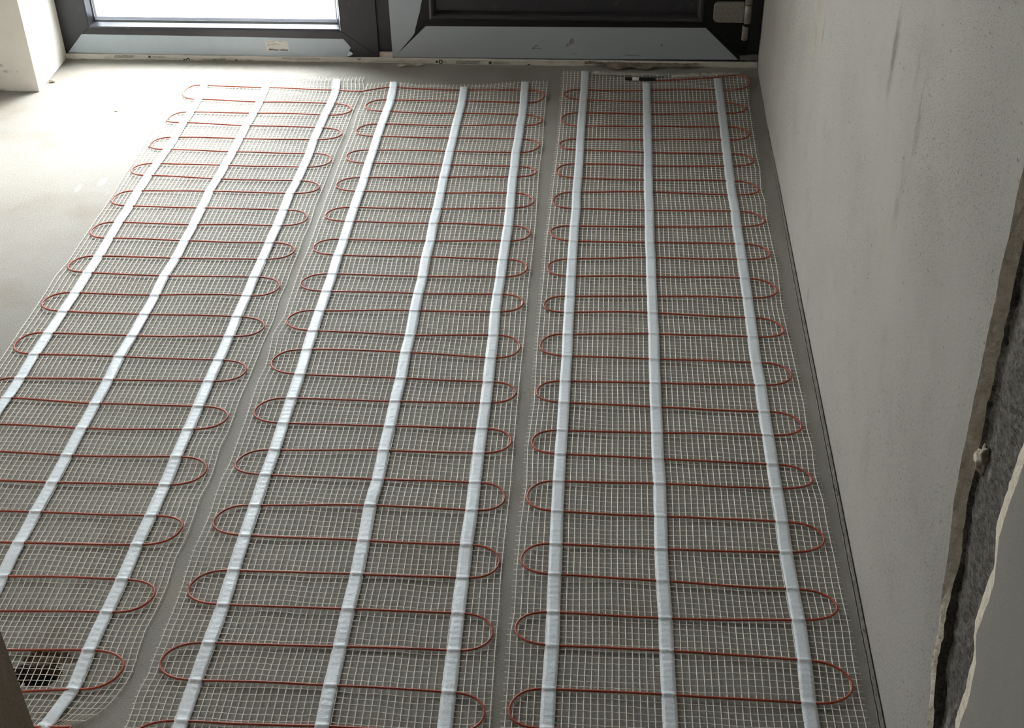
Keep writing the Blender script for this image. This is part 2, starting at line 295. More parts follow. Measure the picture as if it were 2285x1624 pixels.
vs = [(HX0 + (HX1 - HX0) * i / N, HY0 + (HY1 - HY0) * j / N, 0) for j in range(N + 1) for i in range(N + 1)]
vs = [(x, y, pit(x, y) if 0 < k % (N + 1) < N and 0 < k // (N + 1) < N else 0) for k, (x, y, z) in enumerate(vs)]
mb.add(vs, [(j * (N + 1) + i, j * (N + 1) + i + 1, (j + 1) * (N + 1) + i + 1, (j + 1) * (N + 1) + i) for j in range(N) for i in range(N)])
fl = struct(mb, 'floor', M_floor)
fl.data.materials.append(M_pit)
for p in fl.data.polygons:
    if min(fl.data.vertices[v].co.z for v in p.vertices) < -.0035: p.material_index = 1
# base of the hole so that nothing shines through from under the slab
mb = MB(); mb.box(-3.5, .47, -2.2, 3.60, -.12, -.06); ob = mb.build('sub_slab', M_pit, fl)

mb = MB(); mb.box(-3.6, .6, -2.3, 3.75, 2.5, 2.6); struct(mb, 'ceiling', M_white)

# right wall: speckled plaster, an upright chase hacked through to the dark block, smoother plaster nearer the camera
WX = .4205
def lut(tab, z):
    if z <= tab[0][0]: return tab[0][1]
    for a, b in zip(tab, tab[1:]):
        if z <= b[0]: return a[1] + (b[1] - a[1]) * (z - a[0]) / (b[0] - a[0])
    return tab[-1][1]
CL = [(-.01, 1.02), (.10, 1.06), (.18, 1.09), (.229, 1.108), (.252, 1.128), (.30, 1.131), (.34, 1.146), (.377, 1.156), (.42, 1.166), (.47, 1.185), (.54, 1.193), (.62, 1.199), (.75, 1.209), (.891, 1.2175), (1.2, 1.222), (2.5, 1.225)]
CR = [(-.01, .985), (.2415, 1.000), (.28, 1.018), (.3435, 1.013), (.40, 1.020), (.42, 1.040), (.5133, 1.030), (.56, 1.052), (.6769, 1.040), (.8, 1.045), (1.2, 1.04), (2.5, 1.04)]
def jit(z, k, a): return a * mnoise.noise(Vector((z * 24, k, 0))) + a * .6 * mnoise.noise(Vector((z * 90, k, 5)))
zs = [i * .008 for i in range(0, 313)]
zs[-1] = 2.5
base_tab = [(3.27, .4225), (3.36, .4245), (3.6, .4245)]
def wx(y, z):                                        # the plaster bellies slightly near the frame
    return WX + .004 * max(0, min(1, (y - 3.2) / .2)) + .0012 * mnoise.noise(Vector((y * 3, z * 3, 2)))
ys_rel = [0, .02, .12, .3, .5, .7, .82, .9, .95, 1.0]
mb = MB(); vs = []
for z in zs:
    y0 = lut(CL, z) + jit(z, 1, .004)
    for s in ys_rel:
        y = y0 + (3.6 - y0) * s; vs.append((wx(y, z) if s else WX + .001, y, z))
k = len(ys_rel)
mb.add(vs, [(i * k + j, i * k + j + 1, (i + 1) * k + j + 1, (i + 1) * k + j) for i in range(len(zs) - 1) for j in range(k - 1)])
wall_r = struct(mb, 'wall_right', M_wallr)
mb = MB(); vs = []
for z in zs:
    y1 = lut(CR, z) - .022 + jit(z, 2, .003)
    for y in (-2.2, 0, .7, .9, y1 - .01, y1): vs.append((WX + .0008 * mnoise.noise(Vector((y * 3, z * 3, 2))), y, z))
mb.add(vs, [(i * 6 + j, i * 6 + j + 1, (i + 1) * 6 + j + 1, (i + 1) * 6 + j) for i in range(len(zs) - 1) for j in range(5)])
mb.build('smooth_plaster_face', M_wallnear, wall_r)
mb = MB()
vs = []
for z in zs:                                         # broken edges of the plaster on both sides of the chase
    y0 = lut(CL, z) + jit(z, 1, .004); th = .014 + jit(z, 3, .003) - .009 * max(0, min(1, (.42 - z) / .1))
    vs += [(WX + .001, y0, z), (WX + th * .45, y0 - .004 + jit(z, 8, .002), z), (WX + th, y0 - .010, z)]
mb.add(vs, [(i * 3 + j, i * 3 + j + 1, (i + 1) * 3 + j + 1, (i + 1) * 3 + j) for i in range(len(zs) - 1) for j in range(2)])
vs = []
for z in zs:
    y1 = lut(CR, z) + jit(z, 4, .005); ya = lut(CR, z) - .022 + jit(z, 2, .003)
    vs += [(WX, ya, z), (WX + .0015, (y1 + ya) / 2 + jit(z, 6, .004), z), (WX + .003 + jit(z, 12, .0015), y1, z), (WX + .028, y1 - .001, z)]
mb.add(vs, [(i * 4 + j, i * 4 + j + 1, (i + 1) * 4 + j + 1, (i + 1) * 4 + j) for i in range(len(zs) - 1) for j in range(3)])
mb.build('broken_plaster_edge', M_edge, wall_r)
mb = MB(); vs = []; K = 14
for z in zs:
    y0 = lut(CL, z) + jit(z, 1, .004) - .010; y1 = lut(CR, z)
    th = .014 + jit(z, 3, .003) - .009 * max(0, min(1, (.42 - z) / .1))
    groove = .002 * max(0, min(1, (z - .36) / .05))
    for j in range(K):
        s = j / (K - 1); y = y0 + (y1 - .03 - y0) * s
        x = WX + .0165 + .0035 * mnoise.noise(Vector((y * 25, z * 25, 7))) + .003 * mnoise.noise(Vector((y * 80, z * 80, 7)))
        if j == 0: x = WX + th
        if j == 1: x += groove; y = y0 - .003
        if j == 2: x += groove; y = y0 - .012
        vs.append((x, y, z))
mb.add(vs, [(i * K + j, i * K + j + 1, (i + 1) * K + j + 1, (i + 1) * K + j) for i in range(len(zs) - 1) for j in range(K - 1)])
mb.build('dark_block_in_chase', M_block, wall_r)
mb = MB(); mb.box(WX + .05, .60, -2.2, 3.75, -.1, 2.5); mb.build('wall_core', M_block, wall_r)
# crumb of plaster hanging in the chase
def lump(name, c, r, m, parent=None, seed=1, squash=(1, 1, 1), amp=.35, fr=1.0):
    bm = bmesh.new(); bmesh.ops.create_icosphere(bm, subdivisions=3, radius=1)
    for v in bm.verts:
        d = 1 + amp * mnoise.noise(v.co * 1.6 * fr + Vector((seed, seed * 2, 0))) + amp * .4 * mnoise.noise(v.co * 4 * fr + Vector((seed, 0, 9)))
        v.co = Vector((v.co.x * squash[0], v.co.y * squash[1], v.co.z * squash[2])) * d * r
    me = bpy.data.meshes.new(name); bm.to_mesh(me); bm.free(); me.materials.append(m)
    o = bpy.data.objects.new(name, me); C.objects.link(o); o.location = c
    if parent: o.parent = parent
    return o
pc = lump('plaster_chip', (WX + .014, 1.160, .552), .0105, M_crumb, wall_r, 3, (.8, 1.1, 1.6), .55, 1.6)
for p in pc.data.polygons: p.use_smooth = True

# foam edge strip along the foot of the right wall
mb = MB(); vs = []
n = 300
for i in range(n + 1):
    y = 1.0 + 2.28 * i / n
    tw = .25 + .75 * max(0, min(1, (3.3 - y) / .9)); xa = WX - (.0095 + .0012 * mnoise.noise(Vector((y * 40, 0, 1)))) * tw; xb = WX + .002
    zt = .0042 + .0010 * mnoise.noise(Vector((y * 55, 3, 1)))
    wgap = (.0024 + .0009 * mnoise.noise(Vector((y * 30, 9, 1)))) * tw
    vs += [(xa, y, -.001), (xa + .0005, y, zt * .5), (xa + wgap, y, -.002), (xa + wgap + .0004, y, zt), (xb - .0045 * tw, y, zt), (xb - .0025 * tw, y, -.001), (xb, y, 0)]
mb.add(vs, [(i * 7 + j, i * 7 + j + 1, (i + 1) * 7 + j + 1, (i + 1) * 7 + j) for i in range(n) for j in range(6)])
struct(mb, 'edge_strip_right', M_strip)

# left pier and the reveal of the opening, lintel, other walls
mb = MB(); mb.box(-3.5, -1.5215, 3.248, 3.75, 0, 2.5); bevel(struct(mb, 'wall_front', M_pier), .002)
mb = MB(); mb.box(-1.5215, .43, 3.40, 3.75, 2.14, 2.5); mb.build('lintel', M_white, bpy.data.objects['wall_front'])
mb = MB()
mb.box(-3.65, -3.5, -2.2, 2.3, 0, 2.5); mb.box(-3.65, -3.5, 3.0, 3.75, 0, 2.5)
mb.box(-3.65, -3.5, 2.3, 3.0, 0, .95); mb.box(-3.65, -3.5, 2.3, 3.0, 1.75, 2.5)  # gap left in the wall is an added, unseen source of fill light
struct(mb, 'wall_left', M_white)
mb = MB(); mb.box(-3.5, -.6009, .78, .9, 0, 2.5); struct(mb, 'wall_back', M_jamb)
mb = MB(); mb.box(-.6009, .45, .78, .9, 2.1, 2.5); mb.build('door_head', M_jamb, bpy.data.objects['wall_back'])
mb = MB(); mb.box(-3.5, .6, -2.3, -2.2, 0, 2.5); struct(mb, 'wall_rear', M_white)
# outside
mb = MB(); mb.add([(-40, 3.6, -.06), (40, 3.6, -.06), (40, 60, -.06), (-40, 60, -.06)], [(0, 1, 2, 3)])
mb.add([(-40, -40, -.06), (-3.66, -40, -.06), (-3.66, 3.6, -.06), (-40, 3.6, -.06)], [(0, 1, 2, 3)])
tag(mb.build('terrace_ground', M_out), kind='structure')

# ---------------------------------------------------------------- window_1 : fixed glazed light beside the door
YF = 3.470
win = tag(empty('window_1', (-1.07, YF, 0)), kind='structure')
def wb(mb, name, m, parent=win, smooth=False):
    p = parent; off = Vector((0, 0, 0))
    while p: off += p.location; p = p.parent
    o = mb.build(name, m, parent, smooth); o.location = -off
    return o
mb = MB()
X0, X1, GX0, GX1, ZB, ZT = -1.5215, -.6245, -1.4400, -.7270, .0165, 2.13
mb.prism([(X0, ZB), (X1, ZB), (GX1, .0925), (GX0, .0925)], YF, YF + .075)
mb.prism([(X0, ZB), (GX0, .0925), (GX0, ZT - .08), (X0, ZT)], YF, YF + .075)
mb.prism([(X1, ZB), (X1, ZT), (GX1, ZT - .08), (GX1, .0925)], YF, YF + .075)
mb.prism([(X0, ZT), (GX0, ZT - .08), (GX1, ZT - .08), (X1, ZT)], YF, YF + .075)
bevel(wb(mb, 'window_frame', M_pvc), .0012)
mb = MB()                                            # sloping glazing bead, mitred at the corners
def bead(ax0, ax1, az0, az1, bx0, bx1, bz0, bz1, ya, yb):
    o = [(ax0, ya, az0), (ax1, ya, az0), (ax1, ya, az1), (ax0, ya, az1)]; i = [(bx0, yb, bz0), (bx1, yb, bz0), (bx1, yb, bz1), (bx0, yb, bz1)]
    mb.add(o + i, [(a, (a + 1) % 4, (a + 1) % 4 + 4, a + 4) for a in range(4)])
bead(GX0, GX1, .0925, ZT - .08, GX0 + .003, GX1 - .003, .0965, ZT - .084, YF - .001, YF + .002)
bead(GX0 + .003, GX1 - .003, .0965, ZT - .084, GX0 + .010, GX1 - .010, .1015, ZT - .090, YF + .002, YF + .022)
wb(mb, 'glazing_bead', M_pvc)
mb = MB()
bead(GX0 + .010, GX1 - .010, .1015, ZT - .090, GX0 + .0115, GX1 - .0115, .1035, ZT - .092, YF + .022, YF + .024)
bead(GX0 + .0115, GX1 - .0115, .1035, ZT - .092, GX0 + .0120, GX1 - .0120, .104, ZT - .0925, YF + .024, YF + .030)
wb(mb, 'gasket', M_gasket)
pane = MB(); pane.add([(GX0 + .004, YF + .0285, .096), (GX1 - .004, YF + .0285, .096), (GX1 - .004, YF + .0285, ZT - .086), (GX0 + .004, YF + .0285, ZT - .086)], [(0, 1, 2, 3)]); pn = wb(pane, 'glass_pane', M_glass)
pane = MB(); pane.add([(GX0 + .004, YF + .0485, .096), (GX1 - .004, YF + .0485, .096), (GX1 - .004, YF + .0485, ZT - .086), (GX0 + .004, YF + .0485, ZT - .086)], [(0, 1, 2, 3)]); wb(pane, 'glass_pane', M_glass)
mb = MB(); g = .0035
mb.box(GX0 + .010, GX1 - .010, YF + .031, YF + .046, .098, .1055); wb(mb, 'edge_seal', M_edgewhite)
mb = MB()
mb.box(GX0 + .010, GX1 - .010, YF + .032, YF + .045, .1058, .1135); mb.box(GX0 + .012, GX0 + .019, YF + .032, YF + .045, .1135, ZT - .09); mb.box(GX1 - .016, GX1 - .0125, YF + .032, YF + .045, .1135, ZT - .09)
wb(mb, 'spacer_bar', M_alu)
# protective film left on the bottom rail, torn at its right end
FY = YF - .0006
mb = MB()
mb.prism([(-1.5142, .0187), (-.716, .0140), (-.7145, .0175), (-.712, .026), (-.7075, .0335), (-.705, .0400), (-.7028, .0430), (-.7036, .0455), (-.7068, .0500), (-.7115, .0570), (-.7215, .0690), (-.9, .0705), (-1.1, .0722), (-1.4635, .074)], FY, YF)
film = wb(mb, 'protective_film', M_film)
mb = MB(); mb.add([(-.7145, FY - .0004, .0175), (-.7000, FY - .006, .0250), (-.6965, FY - .007, .0290), (-.6990, FY - .006, .0320), (-.7030, FY - .005, .0345), (-.7075, FY - .0004, .0335), (-.7125, FY - .0004, .026)], [(0, 1, 2, 3, 4, 5, 6)])
o = wb(mb, 'torn_flap', M_film, film)
m_ = o.modifiers.new('thick', 'SOLIDIFY'); m_.thickness = .0003
# paper sticker on the film
mb = MB(); SY = FY - .0003
mb.prism([(-.9405, .0318), (-.8760, .0300), (-.8795, .0610), (-.9440, .0628)], SY, FY)
st = wb(mb, 'paper_sticker', M_paper, film)
mb = MB(); r2 = random.Random(3)
def dashes(mb, x0, x1, z0, slope, h, y, dens=.8, wmin=.0006, wmax=.0022, gap=.0005):
    x = x0
    while x < x1:
        ww = r2.uniform(wmin, wmax)
        if r2.random() < dens: mb.box(x, min(x + ww, x1), y - .0002, y, z0 + slope * (x - x0), z0 + slope * (x - x0) + h * r2.uniform(.8, 1))
        x += ww + gap
for zz, xa, xb in ((.0585, -.9385, -.912), (.0545, -.937, -.910), (.0505, -.937, -.900), (.0465, -.937, -.913), (.0595, -.9035, -.894)):
    dashes(mb, xa, xb, zz, -.025, .0013, SY, .75)
dashes(mb, -.933, -.918, .0392, -.025, .0012, SY, .7); dashes(mb, -.898, -.890, .0385, -.025, .0012, SY, .7)
wb(mb, 'small_print', M_pale_ink, film)
mb = MB()
dashes(mb, -.9345, -.9075, .0335, -.025, .0044, SY, .9, .0009, .0024); dashes(mb, -.9045, -.8805, .0328, -.025, .0044, SY, .92, .0009, .0024)
wb(mb, 'bold_print', M_ink, film)

# ---------------------------------------------------------------- door_1 : dark house door hung on the right
door = tag(empty('door_1', (-.1, YF, 0)), kind='structure')
mb = MB()
DX0, DX1 = -.5865, .392
mb.box(-.6245, .4245, YF + .012, YF + .075, .0165, 2.13)                      # frame and rebate behind the leaf
wb(mb, 'door_frame', M_pvc, door)
mb = MB()
PX0, PX1, PZ0 = -.478, .268, .130
LY = YF - .001
mb.prism([(DX0, .0165), (DX1, .0200), (PX1, PZ0), (PX0, PZ0)], LY, YF + .06)
mb.prism([(DX0, .0165), (PX0, PZ0), (PX0, 2.0), (DX0, 2.11)], LY, YF + .06)
mb.prism([(DX1, .0200), (DX1, 2.11), (PX1, 2.0), (PX1, PZ0)], LY, YF + .06)
mb.prism([(DX0, 2.11), (PX0, 2.0), (PX1, 2.0), (DX1, 2.11)], LY, YF + .06)
bevel(wb(mb, 'door_leaf', M_leaf, door), .001)
mb = MB(); mb.box(PX0 - .002, PX1 + .002, LY + .022, YF + .05, PZ0 - .002, 2.002); wb(mb, 'door_panel', M_leaf, door)
mb = MB()
def ring(o, i, ya, yb):
    a = [(o[0], ya, o[2]), (o[1], ya, o[2]), (o[1], ya, o[3]), (o[0], ya, o[3])]; b = [(i[0], yb, i[2]), (i[1], yb, i[2]), (i[1], yb, i[3]), (i[0], yb, i[3])]
    mb.add(a + b, [(k, (k + 1) % 4, (k + 1) % 4 + 4, k + 4) for k in range(4)])
q = (PX0, PX1, PZ0, 2.0)
def ins(q, d): return (q[0] + d, q[1] - d, q[2] + d, q[3] - d)
prof = [(0, 0), (.0005, -.004), (.003, -.0075), (.007, -.0095), (.011, -.0085), (.015, -.004), (.018, .004), (.020, .022)]
for (d0, y0_), (d1, y1_) in zip(prof, prof[1:]): ring(ins(q, d0), ins(q, d1), LY + y0_, LY + y1_)
wb(mb, 'panel_moulding', M_mould, door)
DY = LY - .0005
mb = MB(); mb.prism([(-.5818, .0182), (-.3, .0192), (0, .0205), (.3697, .0236), (.2754, .1138), (0, .1125), (-.4887, .1096)], DY, LY); df = wb(mb, 'protective_film', M_filmdoor, door)
mb = MB()
mb.prism([(-.5860, .0195), (-.5776, .0200), (-.5700, .0300), (-.5560, .0470), (-.5370, .0680), (-.5255, .0820), (-.5205, .0895), (-.5175, .1030), (-.5120, .1200), (-.5085, .1330), (-.5055, .1425), (-.5040, .1453), (-.5005, .1600), (-.4975, .1750), (-.4946, .1833), (-.494, .30), (-.500, .55), (-.489, .9), (-.492, 1.3), (-.497, 1.9), (-.5868, 2.0), (-.5868, .1823)], DY - .0012, LY)
wb(mb, 'torn_film', M_filmdoor, door)
mb = MB(); mb.box(.3735, .4225, YF - .0015, YF + .02, .0225, .0365); wb(mb, 'weather_bar', M_pale_ink, door)
mb = MB()
def pen(mb, pts, r=.0006, y=DY - .0003): mb.tube([(x, y, z) for x, z in pts], r, 4)
pen(mb, [(-.1965, .0480), (-.191, .0530), (-.1845, .0575), (-.1790, .0590)]); pen(mb, [(-.1965, .0480), (-.185, .0490), (-.170, .0492)], .0004); pen(mb, [(.1565, .0640), (.1610, .0625)], .001); pen(mb, [(-.09, .035), (-.07, .0345)], .0004); pen(mb, [(.06, .033), (.10, .0322)], .0004)
wb(mb, 'pen_mark', M_ink, df)
mb = MB()
pen(mb, [(-.1030, .0560), (-.0990, .0590), (-.0970, .0640), (-.1010, .0640), (-.0990, .0600), (-.0950, .0580)], .0005); pen(mb, [(-.0935, .0640), (-.0900, .0780), (-.0870, .0700), (-.0895, .0620), (-.0935, .0640)], .0005); pen(mb, [(-.0855, .0790), (-.0830, .0690), (-.0850, .0640)], .0005)
wb(mb, 'red_scribble', M_red_ink, df)
# hinge
hg = empty('door_hinge', (0, 0, 0)); hg.parent = door
mb = MB(); rr = .013; pl = []
hx0, hx1, hz0, hz1 = .2925, .3735, .1335, .1895
for cx_, cz_, a0 in ((hx0 + rr, hz0 + rr, 180),):
    for k in range(7): pl.append((cx_ + rr * math.cos(R(a0 + k * 15)), cz_ + rr * math.sin(R(a0 + k * 15))))
pl += [(hx1, hz0), (hx1, hz1)]
for k in range(7): pl.append((hx0 + rr + rr * math.cos(R(90 + k * 15)), hz1 - rr + rr * math.sin(R(90 + k * 15))))
mb.prism(pl, LY - .012, LY)
bevel(wb(mb, 'hinge_plate', M_hinge, hg), .002, 3)
mb = MB(); mb.tube([(.3835, LY - .011, z) for z in (.1330, .1340, .183, .1838)], [.0085, .0095, .0095, .0085], 20); wb(mb, 'hinge_barrel', M_hinge, hg, True)
mb = MB(); mb.tube([(.3835, LY - .011, z) for z in (.1855, .1865, .235, .2360)], [.0085, .0095, .0095, .0085], 20); wb(mb, 'hinge_barrel', M_hinge, hg, True)
mb = MB(); mb.tube([(.3805, LY - .009, z) for z in (.0845, .0860, .1235, .1245)], [.0070, .0085, .0085, .0080], 20); wb(mb, 'hinge_pin', M_hinge, hg, True)
mb = MB(); mb.tube([(.3825, LY - .009, z) for z in (.1245, .1330)], .0078, 16); mb.tube([(.3835, LY - .011, z) for z in (.1835, .1858)], .0085, 16); wb(mb, 'hinge_washer', M_gasket, hg, True)
for z in (1.0, 1.8):
    h2 = hg.copy(); C.objects.link(h2); h2.parent = door; h2.location = (0, 0, z)
    for ch in list(hg.children):
        c2 = ch.copy(); C.objects.link(c2); c2.parent = h2
hg.location = -door.location
for h2 in door.children:
    if h2.name.startswith('door_hinge.'): h2.location = Vector((-door.location.x, -door.location.y, h2.location.z))
for h2 in door.children:
    if h2.name.startswith('door_hinge'):
        for ch in h2.children: ch.location = (0, 0, 0)

# ---------------------------------------------------------------- trim_1 : white threshold profile with printed film
TY = 3.463
trim = tag(empty('trim_1', (-.55, TY, 0)), kind='structure')
mb = MB(); mb.box(-1.5215, .4235, TY, 3.60, -.01, .0168); bevel(wb(mb, 'threshold_profile', M_sill, trim), .001)
mb = MB(); mb.box(-.6235, -.5868, YF + .004, YF + .02, .0168, .0300); wb(mb, 'threshold_end_block', M_sill, trim)
def text_mesh(s, x, z, h, mat_, parent, squash=1.0, flip=False, name='printed_text', y=TY - .0004, bold=.0):
    cu = bpy.data.curves.new('t', 'FONT'); cu.body = s; cu.size = h * 1.38; cu.offset = bold
    to = bpy.data.objects.new('t', cu); C.objects.link(to)
    bpy.context.view_layer.update()
    dg = bpy.context.evaluated_depsgraph_get(); me = bpy.data.meshes.new_from_object(to.evaluated_get(dg))
    bpy.data.objects.remove(to)
    me.materials.clear(); me.materials.append(mat_)
    for v in me.vertices: v.co = Vector((v.co.x * squash, 0, v.co.y))
    o = bpy.data.objects.new(name, me); C.objects.link(o)
    p = parent; off = Vector((0, 0, 0))
    while p: off += p.location; p = p.parent
    o.parent = parent; o.location = Vector((x, y, z)) - off
    return o
def logo(x, z, s, up=True, cut=None):
    mb = MB(); y = TY - .0004
    n = 24; mb.prism([(x + .34 * s * math.cos(2 * math.pi * k / n), z + .34 * s * math.sin(2 * math.pi * k / n)) for k in range(n)], y, TY)
    cx_ = x + 1.15 * s; sg = 1 if up else -1
    outl = [(0, .72), (.62, .30), (.50, -.62), (-.50, -.62), (-.62, .30)]
    inn = [(0, .40), (.34, .12), (.22, -.40), (-.22, -.40), (-.34, .12)]
    vs = [(cx_ + a * s, y, z + sg * b * s) for a, b in outl] + [(cx_ + a * s, y, z + sg * b * s) for a, b in inn]
    mb.add(vs, [(k, (k + 1) % 5, (k + 1) % 5 + 5, k + 5) for k in range(5)])
    wb(mb, 'printed_logo', M_ink, trim)
    text_mesh('IC', x + 2.0 * s, z - .30 * s, .62 * s, M_ink, trim, 1.1)
def icon(x, z, s):
    mb = MB(); y = TY - .0004
    mb.box(x, x + s, y, TY, z, z + s * .30); mb.box(x, x + s, y, TY, z + s * .72, z + s); mb.box(x, x + s * .28, y, TY, z + s * .3, z + s * .72); mb.box(x + s * .72, x + s, y, TY, z + s * .3, z + s * .72); mb.box(x + s * .42, x + s * .58, y, TY, z + s * .3, z + s * .72)
    wb(mb, 'printed_icon', M_ink, trim)
T1a, T1b, T2a, T2b = 'INOUTIC / GERMAN PROFILES', 'ENGINEERING CREATIVITY', 'INOUTIC / GERMAN PVC', 'THE SUSTAINABLE BRAND'
text_mesh(T1a, -1.378, .0126, .0030, M_ink, trim, 1.05, bold=.0001); text_mesh(T1b, -1.380, .0085, .0030, M_ink, trim, 1.10, bold=.0001)
icon(-1.281, .0086, .0062); text_mesh(T2a, -1.269, .0118, .0024, M_ink, trim, .95); text_mesh(T2b, -1.269, .0082, .0024, M_ink, trim, .98)
logo(-1.179, .0040, .0093, True)
text_mesh(T1a, -1.126, .0058, .0032, M_ink, trim, 1.12, bold=.0001); text_mesh(T1b, -1.125, .0012, .0032, M_ink, trim, 1.10, bold=.0001)
icon(-1.033, .0010, .0064); text_mesh(T2a, -1.020, .0042, .0025, M_ink, trim, 1.0); text_mesh(T2b, -1.020, .0006, .0025, M_ink, trim, 1.02)
mb = MB(); r2 = random.Random(5)
for zz in (.0112, .0142): dashes(mb, -.898, -.792, zz, -.008, .0010, TY, .93, .0008, .0030, .0003)
for zz in (.0075, .0030): dashes(mb, -.650, -.520, zz, -.008, .0009, TY, .93, .0008, .0030, .0003)
wb(mb, 'fine_print', M_ink, trim)
mb = MB(); mb.add([(-.689, TY - .0004, .0150), (-.672, TY - .0004, .0148), (-.680, TY - .0004, .0115)], [(0, 1, 2)]); wb(mb, 'printed_triangle', M_ink, trim)
logo(-.462, .0088, .0093, False)
text_mesh(T1a, -.409, .0085, .0032, M_ink, trim, 1.12, bold=.0001); text_mesh(T1b, -.409, .0040, .0032, M_ink, trim, 1.12, bold=.0001)
icon(-.3165, .0045, .0068); text_mesh(T2a, -.303, .0082, .0026, M_ink, trim, 1.08); text_mesh(T2b, -.303, .0045, .0026, M_ink, trim, 1.08)
logo(-.216, -.0005, .0093, True)

# mortar smeared along the foot of the profile
mb = MB(); vs = []; n = 240
for i in range(n + 1):
    x = -1.52 + 1.94 * i / n
    h = .0035 + .003 * mnoise.noise(Vector((x * 9, 1, 0))) + .0015 * mnoise.noise(Vector((x * 50, 1, 0)))
    if -.47 < x < -.05: h *= .5
    h = max(h, .0006); d = .010 + .006 * mnoise.noise(Vector((x * 14, 5, 0)))
    vs += [(x, TY - d, -.0005), (x, TY - d * .4, h * .55), (x, TY - .0006, h), (x, TY + .002, h)]
mb.add(vs, [(i * 4 + j, i * 4 + j + 1, (i + 1) * 4 + j + 1, (i + 1) * 4 + j) for i in range(n) for j in range(3)])
tag(mb.build('trim_2', M_floor), kind='structure')

